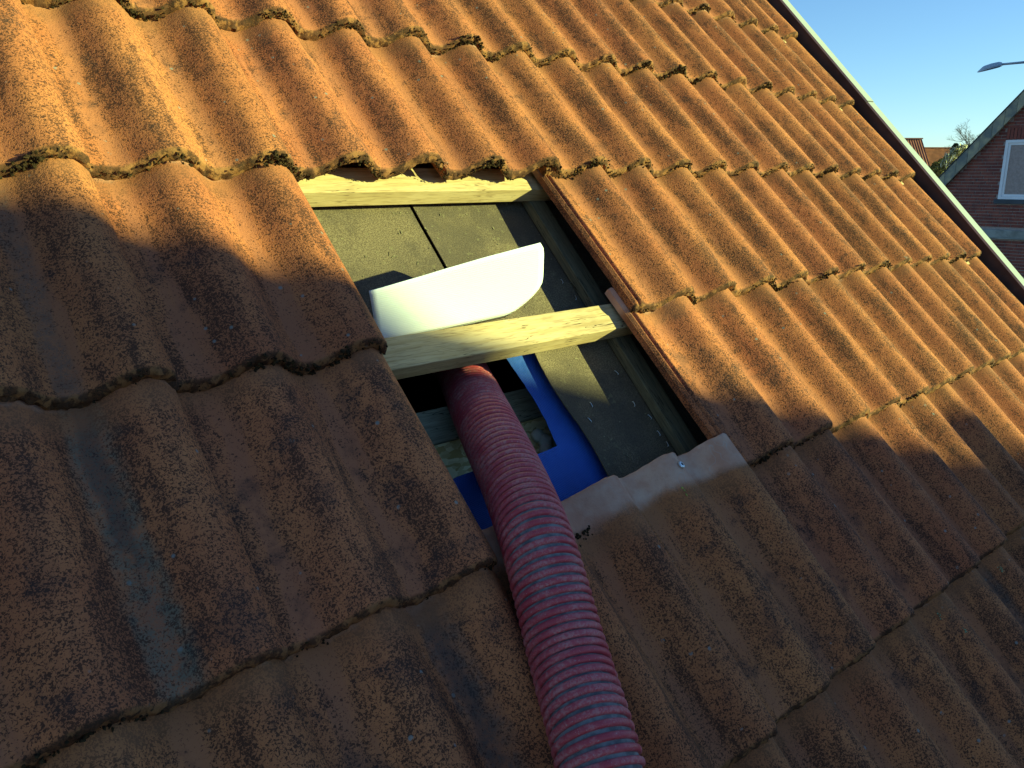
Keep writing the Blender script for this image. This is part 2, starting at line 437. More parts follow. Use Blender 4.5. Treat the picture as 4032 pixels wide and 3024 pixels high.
fs = sheet('felt_sheet', lin(0, 1, 50), lin(-2.1, -.3455, 40), lambda u, v: felt_w(u, v)+.010*max(0, 1-abs(u-felt_edge(v))/.05)**2, .0022, M['felt'], roof,
      shape=lambda a, v: (felt_edge(v)+(a**1.6)*(2.74-felt_edge(v)), v))
sheet('felt_sheet', lin(-1.05, .22, 20), lin(-2.1, -.3455, 30), felt_w, .0022, M['felt'], roof)
M['steel'] = plain('staple_steel', (.75, .77, .78), .3, .05, 300, 1., 0)
def staple_mesh():
    V, F = tube_geo([(-.005, 0, -.002), (-.005, 0, .0013), (-.0035, 0, .0021), (.0035, 0, .0021), (.005, 0, .0013), (.005, 0, -.002)], [.00055]*6, 6)
    return mesh('staple', V, F, True)
stm = staple_mesh(); stm.materials.append(M['steel'])
for q, (u, v) in enumerate([(.765, -.487), (.902, -.221), (.888, -.254), (.889, -.542), (.887, -.578), (.892, -.603), (.74, -.515), (.878, -.211), (.868, -.508), (.874, -.436)]):
    st_ = link('staple', stm, fs); st_.location = (u, v, felt_w(u, v)+.0005); st_.rotation_euler = (.1*(q % 3-1), .12*(q % 2), 1.55+.35*math.sin(q*2.3))
M['flake'] = plain('wood_flakes', (.17, .14, .08), .9, .4, 200, 0, 0)
rd = random.Random(9); V, F = [], []
for _ in range(190):
    u, v = rd.uniform(.36, .90), rd.uniform(-.66, .02)
    if v < -.34 and u < felt_edge(v)+.02: continue
    an = rd.uniform(0, 6.3); L2, w2 = rd.uniform(.0008, .0045)*(rd.random()+.4), rd.uniform(.0004, .0012); z2 = felt_w(u, v)+(.010*max(0, 1-abs(u-felt_edge(v))/.05)**2 if v < -.345 else .003*max(0, 1-abs(u-.6165)/.03))+.0012
    ca, sa = math.cos(an), math.sin(an); o_ = len(V)
    V += [(u+ca*L2-sa*w2, v+sa*L2+ca*w2, z2), (u-ca*L2-sa*w2, v-sa*L2+ca*w2, z2+.0004), (u-ca*L2+sa*w2, v-sa*L2-ca*w2, z2), (u+ca*L2+sa*w2, v+sa*L2-ca*w2, z2+.0006), (u, v, z2-.0016)]
    F += [(o_, o_+1, o_+2, o_+3), (o_, o_+4, o_+1), (o_+1, o_+4, o_+2), (o_+2, o_+4, o_+3), (o_+3, o_+4, o_)]
tag(link('wood_flakes', mesh('wood_flakes', V, F), roof, M['flake']), kind='stuff')
# blue breather membrane with the cut opening, and its flap folded up showing the white back
kb = N('blue_membrane', .6, .3); Pb = kb.coord((1, 1, .2)); br = kb.n('ShaderNodeTexWave', wave_type='BANDS', bands_direction='DIAGONAL'); kb.l(Pb, br.inputs['Vector']); br.inputs['Scale'].default_value = 130.; br.inputs['Distortion'].default_value = .6
nb = kb.noise(Pb, 9., 3, .6)
cb = kb.mix(kb.ramp(nb, .35, .65), (.007, .045, .26), (.011, .065, .34)); cb = kb.mix(kb.math('MULTIPLY', br.outputs['Fac'], .22), cb, (.05, .16, .50)); kb.color(cb); kb.bump(kb.math('ADD', br.outputs['Fac'], kb.math('MULTIPLY', kb.noise(kb.coord(), 16., 3, .6), 9.)), .5, .002); M['blue'] = kb.m
kw = N('white_membrane', .6, .3); Pw = kw.coord((1, 1, 1)); b1 = kw.n('ShaderNodeTexWave', wave_type='BANDS', bands_direction='X'); kw.l(Pw, b1.inputs['Vector']); b1.inputs['Scale'].default_value = 190.; b1.inputs['Distortion'].default_value = 1.5
b2 = kw.n('ShaderNodeTexWave', wave_type='BANDS', bands_direction='Y'); kw.l(Pw, b2.inputs['Vector']); b2.inputs['Scale'].default_value = 190.; b2.inputs['Distortion'].default_value = 1.5
hb = kw.math('ADD', b1.outputs['Fac'], b2.outputs['Fac']); kw.color(kw.mix(kw.math('MULTIPLY', hb, .5), (.66, .66, .70), (.76, .75, .78))); kw.bump(hb, .3, .0008); M['white'] = kw.m
MEM = FELT-.0065
def mem_w(u, v): return MEM - .002 + .0028*noise.noise(Vector((u*6, v*6, 5))) + .0012*noise.noise(Vector((u*25, v*14, 2))) - .004*max(0, 1-abs(v+.56)/.05)*max(0, 1-abs(u-.5)/.2)
def mem_shape(a, b):
    u, v = a, b
    if abs(a-.65) < 1e-4: u = .648 + .006*math.sin(b*24) + .002*noise.noise(Vector((b*60, 0, 0)))
    if abs(b+.543) < 1e-4: v = -.543 + .003*math.sin(a*30) + .0015*noise.noise(Vector((a*60, 2, 0)))
    return u, v
mu = lin(.16, .30, 4)+lin(.30, .65, 22)[1:]+lin(.65, 1.0, 10)[1:]
mv = lin(-1.0, -.543, 14)+lin(-.543, -.335, 16)[1:]+lin(-.335, -.2, 4)[1:]
mem = sheet('breather_membrane', mu, mv, mem_w, .0008, M['blue'], roof, skip=lambda u, v: .30 < u < .65 and -.543 < v < -.335, shape=mem_shape)
# flap: hinge behind the middle batten, rising off the roof toward its right-hand corner
def flap():
    V, F = [], []; nu, nv = 26, 12
    for i in range(nu+1):
        a = i/nu
        top = Vector((.358, -.256, -.010)).lerp(Vector((.675, -.249, .070)), a)
        bot = Vector((.385, -.303, -.090)).lerp(Vector((.715, -.3085, -.052)), a)
        for q in range(nv+1):
            b = q/nv; p = bot.lerp(top, b)
            bulge = .004*math.sin(math.pi*b)*math.sin(math.pi*min(1, a*1.1))
            p += Vector((0, .55, .0))*bulge + Vector((0, 0, -.0018*math.sin(a*6+b)))*b
            V.append(p)
    # rounded right-hand edge
    for i in range(nu+1):
        for q in range(nv+1):
            a, b = i/nu, q/nv
            lim = 1-.25*max(0, (.48-b)/.48)**1.9-.025*max(0, (b-.85)/.15)**2
            p0 = V[i*(nv+1)+q]; p_ref = V[0*(nv+1)+q]
            V[i*(nv+1)+q] = p_ref.lerp(p0, lim)+Vector((0, 0, 0))
    for i in range(nu):
        for q in range(nv):
            k = i*(nv+1)+q; F.append((k, k+nv+1, k+nv+2, k+1))
    n = len(V); back = [v+Vector((0, .0009, .0003)) for v in V]; V2 = V+back
    F2 = F+[tuple(x+n for x in reversed(f)) for f in F]; mi = [0]*len(F)+[1]*len(F)
    rim = [i*(nv+1) for i in range(nu+1)]+[nu*(nv+1)+q for q in range(1, nv+1)]+[i*(nv+1)+nv for i in range(nu-1, -1, -1)]+[q for q in range(nv-1, 0, -1)]
    for a, b in zip(rim, rim[1:]+rim[:1]): F2.append((a, a+n, b+n, b)); mi.append(0)
    return mesh('membrane_flap', V2, F2, True, mi)
fm = flap(); fm.materials.append(M['white']); fm.materials.append(M['blue'])
fl = link('membrane_flap', fm, mem); fl['label'] = 'stiff white flap of the cut membrane folded up above the middle batten'

# inside the opening
M['void'] = plain('dark_light_seal', (.035, .028, .022), .95, .3, 12, 0, .3)
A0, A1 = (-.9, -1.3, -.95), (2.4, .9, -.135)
Vb, Fb = box_geo(A0, A1); at = link('attic_light_seal', mesh('attic_light_seal', Vb, [f for f in Fb if f != (4, 5, 6, 7)]), roof, M['void'])  # added dark box, open on top, keeps stray light out of the attic
for u0 in (-.38, .22-.03, .845, 1.46, 2.08):
    link('rafter', bev_box('rafter', (u0, -1.25, -.33), (u0+.048, .85, -.132), .003), roof, M['rafter'])
link('purlin', bev_box('purlin', (.245, -.447, -.36), (.838, -.382, -.205), .004), roof, M['beam'])
ko = N('strand_board', .7, .3); Po = ko.coord(); vo = ko.n('ShaderNodeTexVoronoi', feature='F1'); mp = ko.coord((60., 150., 1.)); ds = ko.n('ShaderNodeTexNoise'); ko.l(Po, ds.inputs['Vector']); ds.inputs['Scale'].default_value = 25.
ad = ko.n('ShaderNodeVectorMath', operation='ADD'); sc3 = ko.n('ShaderNodeVectorMath', operation='SCALE'); ko.l(ds.outputs['Color'], sc3.inputs[0]); sc3.inputs['Scale'].default_value = 2.4; ko.l(mp, ad.inputs[0]); ko.l(sc3.outputs[0], ad.inputs[1]); ko.l(ad.outputs[0], vo.inputs['Vector']); vo.inputs['Scale'].default_value = 1.
hs = ko.xyz(vo.outputs['Color'])[0]; ko.color(ko.mix(ko.ramp(hs, .1, .9), (.55, .40, .14), (.92, .78, .42))); ko.bump(hs, .6, .002); M['osb'] = ko.m
link('strand_board', bev_box('strand_board', (.245, -.76, -.218), (.838, -.449, -.206), .001), roof, M['osb'])
M['foam'] = plain('expanding_foam', (.62, .58, .45), .6, .12, 30, 0, .3)
rf = random.Random(3); V, F = [], []
bmi = bmesh.new(); bmesh.ops.create_icosphere(bmi, subdivisions=3, radius=1.); bmi.verts.ensure_lookup_table(); I3 = [v.co.copy() for v in bmi.verts]; F3 = [tuple(x.index for x in f.verts) for f in bmi.faces]; bmi.free()
for (u, v, w_, r_) in [(.688, -.487, -.196, .013), (.694, -.502, -.194, .014), (.688, -.517, -.195, .013), (.698, -.532, -.196, .015), (.682, -.530, -.197, .011)]:
    b = len(V)
    for p in I3: V.append(Vector((u, v, w_))+p*r_*(1+.18*noise.noise(p*1.6+Vector((u*40, v*40, 0)))))
    F += [tuple(a+b for a in f) for f in F3]
link('expanding_foam', mesh('expanding_foam', V, F, True), roof, M['foam'])

# ------------------------------------------------------------------ verge: board and pale metal capping
M['verge'] = plain('verge_board_brown', (.055, .034, .030), .7, .25, 14)
M['cap'] = plain('pale_capping', (.31, .32, .305), .5, .04, 3, 0, 0)
def capw(v): return -.008 - .012*max(0, v)
segs = [(-2.1, -.02), (-.02, .30), (.30, 1.25), (1.25, 2.05)]
segs = [(-2.1, .335), (.335, 2.05)]
link('verge_board', prism('verge_board', [(2.758, -.20), (2.775, -.20), (2.775, -.009), (2.758, -.009)], 1, -2.1, 2.05), roof, M['verge'])
for q, (a, b) in enumerate(segs):
    z0 = -.001+.0015*q; ua = 2.752-.0008*q; ub = 2.802+.0008*q
    link('verge_capping', prism('verge_capping', [(ua, z0-.007), (ua+.0012, z0-.007), (ua+.0012, z0-.0013), (ub-.0012, z0-.0013), (ub-.0012, z0-.09), (ub, z0-.09), (ub, z0), (ua, z0)], 1, a+(.003 if q else 0), b), roof, M['cap'])
M['render'] = plain('gable_wall_brick_tone', (.22, .10, .075), .9, .2, 6)
link('gable_wall', prism('gable_wall', [(-1.05, -1.3), (2.74, -1.3), (2.74, -.96), (-1.05, -.96)], 1, -2.1, 2.05), roof, M['render'])

# ------------------------------------------------------------------ the red suction hose
hose = empty('suction_hose', (0, 0, 0), ROT)
tag(hose, 'dusty red ribbed suction hose running over the tiles into the roof opening', 'hose')
CTL = [(.17, -1.35, .095), (.232, -1.12, .072), (.289, -.963, .062), (.339, -.85, .036), (.388, -.716, .022), (.446, -.612, -.030), (.504, -.504, -.092), (.556, -.425, -.150), (.612, -.352, -.212), (.668, -.285, -.275), (.72, -.22, -.345)]
def spline(t):
    n = len(CTL)-1; f_ = min(max(t, 0), 1-1e-9)*n; i = int(f_); f_ -= i
    P = [Vector(CTL[min(max(i+d, 0), n)]) for d in (-1, 0, 1, 2)]
    return .5*((2*P[1])+(-P[0]+P[2])*f_+(2*P[0]-5*P[1]+4*P[2]-P[3])*f_*f_+(-P[0]+3*P[1]-3*P[2]+P[3])*f_**3)
raw = [spline(i/600) for i in range(601)]
acc = [0.]
for a, b in zip(raw, raw[1:]): acc.append(acc[-1]+(b-a).length)
TOT = acc[-1]
import bisect
def on(s):
    s = min(max(s, 0), TOT-1e-6); i = max(1, bisect.bisect_left(acc, s)); t = (s-acc[i-1])/(acc[i]-acc[i-1]+1e-12)
    return raw[i-1].lerp(raw[i], t)
def frame(s):
    p = on(s); t = (on(s+.004)-on(s-.004)).normalized(); a = t.cross(Vector((1, .2, .1))).normalized(); return p, t, a, t.cross(a)
RH, PT = .0485, .0123
V, F = [], []; n = 48; m = int(TOT/.006)
for i in range(m+1):
    p, t, a, b = frame(TOT*i/m)
    for k in range(n):
        an = 2*math.pi*k/n; V.append(p+(a*math.cos(an)+b*math.sin(an))*(RH-.0036))
for i in range(m):
    for k in range(n): F.append((i*n+k, (i+1)*n+k, (i+1)*n+(k+1) % n, i*n+(k+1) % n))
kh = N('hose_wall', .8, .2); hn = kh.noise(kh.coord(), 60., 4, .6); kh.color(kh.mix(kh.ramp(hn, .35, .65), (.13, .12, .12), (.27, .25, .24))); M['hose_wall'] = kh.m
link('hose_wall', mesh('hose_wall', V, F, True), hose, M['hose_wall'])
kr = N('hose_rib', .5, .4); hp = kr.coord(); r1 = kr.noise(hp, 28., 4, .65); r2 = kr.noise(hp, 260., 3, .6); geo = kr.n('ShaderNodeNewGeometry')
cr = kr.mix(kr.ramp(r1, .35, .65), (.42, .045, .062), (.48, .075, .088)); dusty = kr.math('MULTIPLY', kr.ramp(r2, .42, .62), kr.ramp(r1, .36, .6))
cr = kr.mix(kr.math('MULTIPLY', dusty, .55), cr, (.52, .27, .25)); sc_r = kr.ramp(kr.noise(kr.coord((1, 1, 1)), 420., 2), .66, .70); cr = kr.mix(kr.math('MULTIPLY', sc_r, .5), cr, (.42, .34, .33)); kr.color(cr)
kr.put(kr.b.inputs['Roughness'], kr.ramp(dusty, 0., 1., .5, .85)); M['hose_rib'] = kr.m
V, F = [], []; turns = TOT/PT; per = 56; nn = int(turns*per)
prof = [(-.0044, -.0040), (-.0042, -.0010), (-.0032, .0006), (-.0011, .0013), (.0011, .0013), (.0032, .0006), (.0042, -.0010), (.0044, -.0040)]
np_ = len(prof)
for i in range(nn+1):
    s = TOT*i/nn; p, t, a, b = frame(s); an = 2*math.pi*s/PT; d = a*math.cos(an)+b*math.sin(an)
    jit = .0004*noise.noise(Vector((s*90, an*.3, 0)))
    for (x_, y_) in prof: V.append(p+d*(RH+y_+jit)+t*x_)
for i in range(nn):
    for q in range(np_-1):
        a = i*np_+q; F.append((a, a+1, a+np_+1, a+np_))
rb = mesh('spiral_rib', V, F, True)
bm = bmesh.new(); bm.from_mesh(rb); bmesh.ops.recalc_face_normals(bm, faces=bm.faces[:]); bm.to_mesh(rb); bm.free()
link('spiral_rib', rb, hose, M['hose_rib'])

# ------------------------------------------------------------------ ground
GZ = -4.4
kg = N('warm_bounce_ground', .95, .1); Pg = kg.coord(); kg.color(kg.mix(kg.ramp(kg.noise(Pg, .6, 4, .6), .35, .65), (.20, .11, .07), (.27, .16, .11))); M['ground'] = kg.m  # unseen ground, given a reddish tone to bounce warm light upward
g_ = link('ground', mesh('ground', [(-1500, -1500, GZ), (1500, -1500, GZ), (1500, 1500, GZ), (-1500, 1500, GZ)], [(0, 1, 2, 3)]), None, M['ground']); tag(g_, kind='structure')

# ------------------------------------------------------------------ neighbouring brick gable house
XN = 19.07
def wp(px, py): p = at_x(px, py, XN); return p.y, p.z
nb_ = empty('brick_house', (XN, 3.5, GZ)); tag(nb_, 'dark red brick gable house with white attic window and grey mossy verge', 'house')
def NL(x, y, z): return (x-XN, y-3.5, z-GZ)
kbk = N('red_brick', .9, .2); wb = kbk.rand(30.); Pk = kbk.coord(); rn = kbk.n('ShaderNodeObjectInfo').outputs['Random']
nk = kbk.noise(Pk, 30., 3, .6, wb); ck = kbk.mix(rn, (.25, .075, .055), (.15, .050, .045)); ck = kbk.mix(kbk.ramp(nk, .4, .7, 0, .6), ck, (.26, .10, .075)); kbk.color(ck); kbk.bump(nk, .4, .004); M['brick'] = kbk.m
kb2 = N('red_brick_field', .9, .2); P2 = kb2.coord(); n2b = kb2.noise(P2, 4.5, 3, .7); kb2.color(kb2.mix(kb2.ramp(n2b, .35, .65), (.15, .050, .045), (.26, .085, .062))); M['brick_field'] = kb2.m
M['mortar'] = plain('mortar', (.34, .28, .26), .95, .15, 30)
(yt0, zt0), (yt1, zt1) = wp(3921, 480), wp(3701, 706)
sl_r = (zt0-zt1)/(yt0-yt1)                   # slope of the rake (negative: rises toward smaller y)
def rake_z(y): return zt0+sl_r*(y-yt0)
ye = yt1+2.2                                 # left eave
ya = yt0-2.4                                 # apex
yr = 2*ya-ye
core = [(ye-.10, GZ), (ye-.10, rake_z(ye)-.25), (ya, rake_z(ya)-.25), (yr+.10, rake_z(ye)-.25), (yr+.10, GZ)]
link('wall', prism('wall', [(y-3.5, z-GZ) for y, z in core], 0, .012, 8.), nb_, M['mortar'])
(wy0, wz0), (wy1, wz1) = wp(3957, 552), wp(3934, 784)
wyl = .5*(wy0+wy1); wtop, wbot = wz0, wz1; wyr = wyl-1.15
bz = wp(3940, 905)[1]; bz2 = wp(3940, 936)[1]
CO, BL = .0667, .24
zs = math.floor((-2.6-GZ)/CO); bricks_near, bricks_far = [], []
def in_view(y, z):
    p = Vector((XN, y, z))-CW; d = [p.dot(W(RM[i])) for i in range(3)]; px, py = 2016+FPX*d[0]/d[2], 1512+FPX*d[1]/d[2]
    return px < 4090 and py < 1190 and py > 420
row = 0; z = GZ
while z < rake_z(ya)-.35:
    yl = ye-.10 if z < rake_z(ye)-.3 else (ya+(ye-ya)*(rake_z(ya)-.31-z-CO*.5)/(rake_z(ya)-rake_z(ye)))
    y = ye-.10+.02-(row % 2)*BL*.5-(.06 if row % 4 > 1 else 0)
    while y > yr+.1:
        a, b = y-BL+.015, y; y -= BL
        b = min(b, yl); a = max(a, 2*ya-yl)
        if b-a < .05: continue
        zc = z+CO*.5
        if wbot-.10 < zc < wtop+.245 and b > wyr-.02 and a < wyl+.02:
            segs_ = [(max(a, wyl+.004), b), (a, min(b, wyr-.004))]
        elif bz2-.03 < zc < bz+.03: continue
        else: segs_ = [(a, b)]
        for a_, b_ in segs_:
            if b_-a_ < .05: continue
            (bricks_near if in_view(.5*(a_+b_), zc) and len(bricks_near) < 300 else bricks_far).append((a_, b_, z))
    z += CO; row += 1
cache = {}
rb_ = random.Random(11)
for a, b, z in bricks_near:
    key = round(b-a, 2)
    if key not in cache:
        me = bev_box('brick', (-.004, -key/2, 0), (.05, key/2, CO-.015), .004, 1); me.materials.append(M['brick']); cache[key] = me
    o = link('brick', cache[key], nb_); o.location = NL(XN+rb_.uniform(-.003, .003), .5*(a+b), z)
V, F = [], []
for a, b, z in bricks_far:
    q, f_ = box_geo(NL(XN-.004+rb_.uniform(-.003, .003), a, z), NL(XN+.05, b, z+CO-.015)); o_ = len(V); V += q; F += [tuple(i+o_ for i in f) for f in f_]
tag(link('bricks', mesh('bricks', V, F), nb_, M['brick_field']), kind='stuff')
y = wyl
sol = bev_box('lintel_brick', (-.014, -.0275, 0), (.05, .0275, .225), .004, 1); sol.materials.append(M['brick'])
while y > wyr:
    o = link('lintel_brick', sol, nb_); o.location = NL(XN, y-.0275, wtop+.012); y -= .0667
M['white_frame'] = plain('white_window_frame', (.72, .76, .80), .5, .04, 5)
kgl = N('frosted_pane', .6, .1); kgl.color(kgl.mix(kgl.ramp(kgl.noise(kgl.coord(), 1.6, 3), .35, .65), (.10, .25, .37), (.18, .34, .45))); M['pane'] = kgl.m
def frame_part(name, y0, y1, z0, z1, t, x0, x1, parent, mat):
    V, F = [], []
    for (a, b, c, d) in ((y0, y1, z0, z0+t), (y0, y1, z1-t, z1), (y0, y0+t, z0+t, z1-t), (y1-t, y1, z0+t, z1-t)):
        q, f_ = box_geo(NL(x0, a, c), NL(x1, b, d)); o_ = len(V); V += q; F += [tuple(i+o_ for i in f) for f in f_]
    return link(name, mesh(name, V, F), parent, mat)
win = frame_part('window', wyr, wyl, wbot, wtop, .055, XN-.02, XN+.08, nb_, M['white_frame'])
frame_part('sash', wyr+.057, wyl-.057, wbot+.057, wtop-.057, .045, XN, XN+.06, win, M['white_frame'])
V, F = box_geo(NL(XN+.03, wyr+.1, wbot+.1), NL(XN+.038, wyl-.1, wtop-.1)); link('pane', mesh('pane', V, F), win, M['pane'])
M['slate'] = plain('slate_sill', (.055, .07, .085), .6, .2, 8); M['stone'] = plain('weathered_stone_band', (.24, .26, .24), .9, .3, 5)
link('sill', bev_box('sill', NL(XN-.05, wyr-.04, wbot-.095), NL(XN+.06, wyl+.06, wbot-.004), .006), win, M['slate'])
link('string_course', bev_box('string_course', NL(XN-.055, yr+.1, bz2), NL(XN+.05, ye-.1, bz), .01), nb_, M['stone'])
link('string_course', bev_box('string_course', NL(XN-.075, yr+.1, bz2-.022), NL(XN+.05, ye-.1, bz2+.002), .006), nb_, M['stone'])
kv = N('mossy_grey_verge', .9, .2); wv_ = kv.rand(30.); nv_ = kv.noise(kv.coord(), 5., 4, .6, wv_); ov = kv.n('ShaderNodeObjectInfo').outputs['Random']
kv.color(kv.mix(kv.ramp(nv_, .35, .68), kv.mix(ov, (.14, .165, .16), (.22, .235, .21)), (.38, .36, .24))); kv.bump(nv_, .4, .01); M['mossverge'] = kv.m
M['greyroof'] = plain('grey_roof_sheet', (.12, .13, .12), .9, .2, 3)
rlen = math.hypot(1, sl_r)
for side in (1, -1):
    def yy(y): return y if side == 1 else 2*ya-y
    # roof slab
    poly = [(yy(ye+.35)-3.5, rake_z(ye+.35)-GZ), (yy(ya)-3.5, rake_z(ya)-GZ), (yy(ya)-3.5, rake_z(ya)-.14-GZ), (yy(ye+.35)-3.5, rake_z(ye+.35)-.14-GZ)]
    link('roof', prism('roof', poly, 0, -.06, 8.3), nb_, M['greyroof'])
    # individual verge pieces under the rake
    y = ye+.33; rv = random.Random(5+side)
    while y > ya+.05:
        y2 = max(ya, y-.205); e = rv.uniform(-.006, .006)
        pl = [(yy(y-.006)-3.5, rake_z(y-.006)-.012+e-GZ), (yy(y2)-3.5, rake_z(y2)-.012+e-GZ), (yy(y2)-3.5, rake_z(y2)-.33+e-GZ), (yy(y-.006)-3.5, rake_z(y-.006)-.33+e-GZ)]
        link('verge_tile', prism('verge_tile', pl, 0, -.13+e, -.062), nb_, M['mossverge']); y = y2
    pl = [(yy(ye+.36)-3.5, rake_z(ye+.36)+.022-GZ), (yy(ya)-3.5, rake_z(ya)+.022-GZ), (yy(ya)-3.5, rake_z(ya)+.0025-GZ), (yy(ye+.36)-3.5, rake_z(ye+.36)+.0025-GZ)]
    link('roof_edging', prism('roof_edging', pl, 0, -.145, 8.3), nb_, M['slate'])

# ------------------------------------------------------------------ far red-roofed houses
def far_house(px0, px1, py_top, depth, pitch_m, colr, name, label, drop=4.2, fpx1=0.):
    a, b = at_depth(px0, py_top, depth), at_depth(px1, py_top, depth)
    fw = W(RM[2]); fw = Vector((fw.x, fw.y, 0)).normalized(); rt = Vector((fw.y, -fw.x, 0))
    base = Vector((b.x, b.y, GZ)); ob = empty(name, base, (0, 0, math.atan2(rt.y, rt.x))); tag(ob, label, 'house', 'red roofed houses beyond the verge')
    Lr = (b-a).length+6.; H = b.z-GZ
    mt = plain(name+'_tiles', colr, .85, .2, 1.2); mw = plain(name+'_wall', (.25, .12, .09), .9, .2, 2)
    V, F = [], []; nx = int(Lr/pitch_m*6); hr = drop*.9
    for i in range(nx+1):
        x = -Lr+Lr*i/nx; h = .5+.5*math.cos(2*math.pi*(x/pitch_m)); h = h**.7*.055
        V += [(x, -hr, H-drop+h), (x, 0, H+h), (x, 0, H-.1), (x, hr, H-drop)]
    for i in range(nx): q = i*4; F += [(q, q+4, q+5, q+1), (q+1, q+5, q+7, q+3)]
    link('roof', mesh('roof', V, F), ob, mt)
    link('ridge_capping', prism('ridge_capping', [(-.16, H+.02), (.16, H+.02), (.08, H+.11), (-.08, H+.11)], 0, -Lr-.05, .05), ob, plain(name+'_ridge', tuple(c*.55 for c in colr), .9, .2, 2))
    link('wall', prism('wall', [(-hr+.3, 0), (hr-.3, 0), (hr-.3, H-drop), (0, H-.3), (-hr+.3, H-drop)], 0, -Lr+.1, -.12), ob, mw)
    return ob
far_house(3532, 3629, 549, 62., .185, (.25, .085, .055), 'tall_house', 'taller far house with dark red ribbed roof rising just past the verge')
far_house(3560, 3760, 583, 105., .115*1.0, (.42, .15, .06), 'low_house', 'lower far house with bright orange tiled roof behind the shrubs')
# dark gabled roof edge behind the brick house
dh = empty('slate_house', at_depth(3770, 700, 48.)*1.0); dh.location.z = GZ
tag(dh, 'far house with dark slate roof half hidden by the pale shrubs', 'house')
def dl(px, py, dd=48.): p = at_depth(px, py, dd); return p-dh.location
fwd2 = Vector((ray(3740, 620).x, ray(3740, 620).y, 0)).normalized()
q0, q1, q2, q3 = dl(3712, 640), dl(3785, 572), dl(3860, 562), dl(3860, 700)
q0b = dl(3712, 700); pts = [q0, q1, q2, q3, q0b]
V = pts+[p+fwd2*3 for p in pts]; n = 5
F = [tuple(range(n)), tuple(range(2*n-1, n-1, -1))]+[(i, n+i, n+(i+1) % n, (i+1) % n) for i in range(n)]
me = mesh('roof', V, F); bm = bmesh.new(); bm.from_mesh(me); bmesh.ops.recalc_face_normals(bm, faces=bm.faces[:]); bm.to_mesh(me); bm.free()
link('roof', me, dh, plain('dark_slate', (.03, .035, .04), .8, .2, 3))
lo = min(q3.z, q0b.z); rr = Vector((fwd2.y, -fwd2.x, 0))
Vw, Fw = [], []
for (p) in (q0b, q3, q3+fwd2*3, q0b+fwd2*3): Vw += [Vector((p.x, p.y, p.z+.05)), Vector((p.x, p.y, 0))]
Fw = [(0, 1, 3, 2), (2, 3, 5, 4), (4, 5, 7, 6), (6, 7, 1, 0)]
link('wall', mesh('wall', Vw, Fw), dh, M['mortar'])

# ------------------------------------------------------------------ shrubs and trees
def leaf_mat(name, a, b):
    k = N(name, .7, .2); w = k.rand(); k.color(k.mix(k.ramp(k.noise(k.coord(), 3.5, 3, .6, w), .35, .65), a, b)); return k.m
def twigs(root, name, mat, height, spread, levels, seed, r0, lean=(0, 0, 1), split=3):
    r = random.Random(seed); V, F = [], []
    def grow(p, d, L, rad, lv):
        pts = [p]; q = p
        for i in range(4):
            d = (d+Vector((r.gauss(0, .16), r.gauss(0, .16), r.gauss(.03, .10)))).normalized(); q = q+d*L/4; pts.append(q)
        a, f_ = tube_geo(pts, [rad*(1-.55*i/4) for i in range(5)], 4 if lv > 1 else 6); o_ = len(V); V.extend(a); F.extend(tuple(i+o_ for i in x) for x in f_)
        if lv >= levels: return
        for c_ in range(split+(lv == 0)*2):
            t = pts[r.randrange(2, 5)]; nd = (d+Vector((r.gauss(0, spread), r.gauss(0, spread), r.gauss(.15, spread*.6)))).normalized(); grow(t, nd, L*r.uniform(.55, .8), rad*.62, lv+1)
    grow(Vector((0, 0, 0)), Vector(lean).normalized(), height, r0, 0)
    return link(name, mesh(name, V, F), root, mat)
def leaves(root, name, mat, blobs, count, size, seed, elong=1.):
    r = random.Random(seed); V, F = [], []
    for i in range(count):
        c, rad = blobs[r.randrange(len(blobs))]
        d = Vector((r.gauss(0, 1), r.gauss(0, 1), r.gauss(0, 1))).normalized()*rad*(r.random()**.45)
        p = Vector(c)+d; a = Vector((r.gauss(0, 1), r.gauss(0, 1), r.gauss(0, 1)+(elong-1))).normalized(); b = a.cross(Vector((r.random(), r.random(), r.random()))).normalized()
        s = size*r.uniform(.6, 1.4); o_ = len(V); V += [p-a*s*elong, p+b*s*.45, p+a*s*elong, p-b*s*.45]; F.append((o_, o_+1, o_+2, o_+3))
    return link(name, mesh(name, V, F), root, mat)
M['olive'] = leaf_mat('olive_shrub_leaf', (.13, .12, .03), (.24, .20, .06)); M['straw'] = leaf_mat('pale_straw_stem', (.55, .50, .30), (.72, .68, .46))
M['bark'] = plain('twig_bark', (.10, .085, .07), .9, .2, 5); M['ever'] = leaf_mat('evergreen_leaf', (.018, .03, .015), (.035, .05, .022))
def shrub(px, py_top, py_bot_half, depth, label, blobs_px, mats, cnt, seed, size=.06):
    b = at_depth(px, 700, depth); root = empty('shrub', (b.x, b.y, GZ)); tag(root, label, 'shrub', 'shrubs behind the brick house')
    bl = []
    for (x_, y_, rp) in blobs_px:
        p = at_depth(x_, y_, depth)-root.location; bl.append((p, rp*depth/FPX))
    leaves(root, 'foliage', mats[0], bl, cnt, size, seed, 1.2)
    if len(mats) > 1: leaves(root, 'pale_stems', mats[1], [(c+Vector((0, 0, 0)), rr_*.95) for c, rr_ in bl[:max(1, len(bl)*2//3)]], cnt//5, size*.9, seed+1, 3.0)
    H = bl[0][0].z; twigs(root, 'stem', M['bark'], max(1., H*.6), .35, 2, seed+2, .035)
    return root
shrub(3735, 570, 700, 34., 'pale straw coloured shrub catching sunlight beside the grey verge', [(3765, 605, 22), (3740, 630, 26), (3720, 655, 24), (3790, 590, 18), (3700, 680, 22), (3755, 650, 30), (3725, 690, 30)], (M['olive'], M['straw']), 3600, 21, .05)
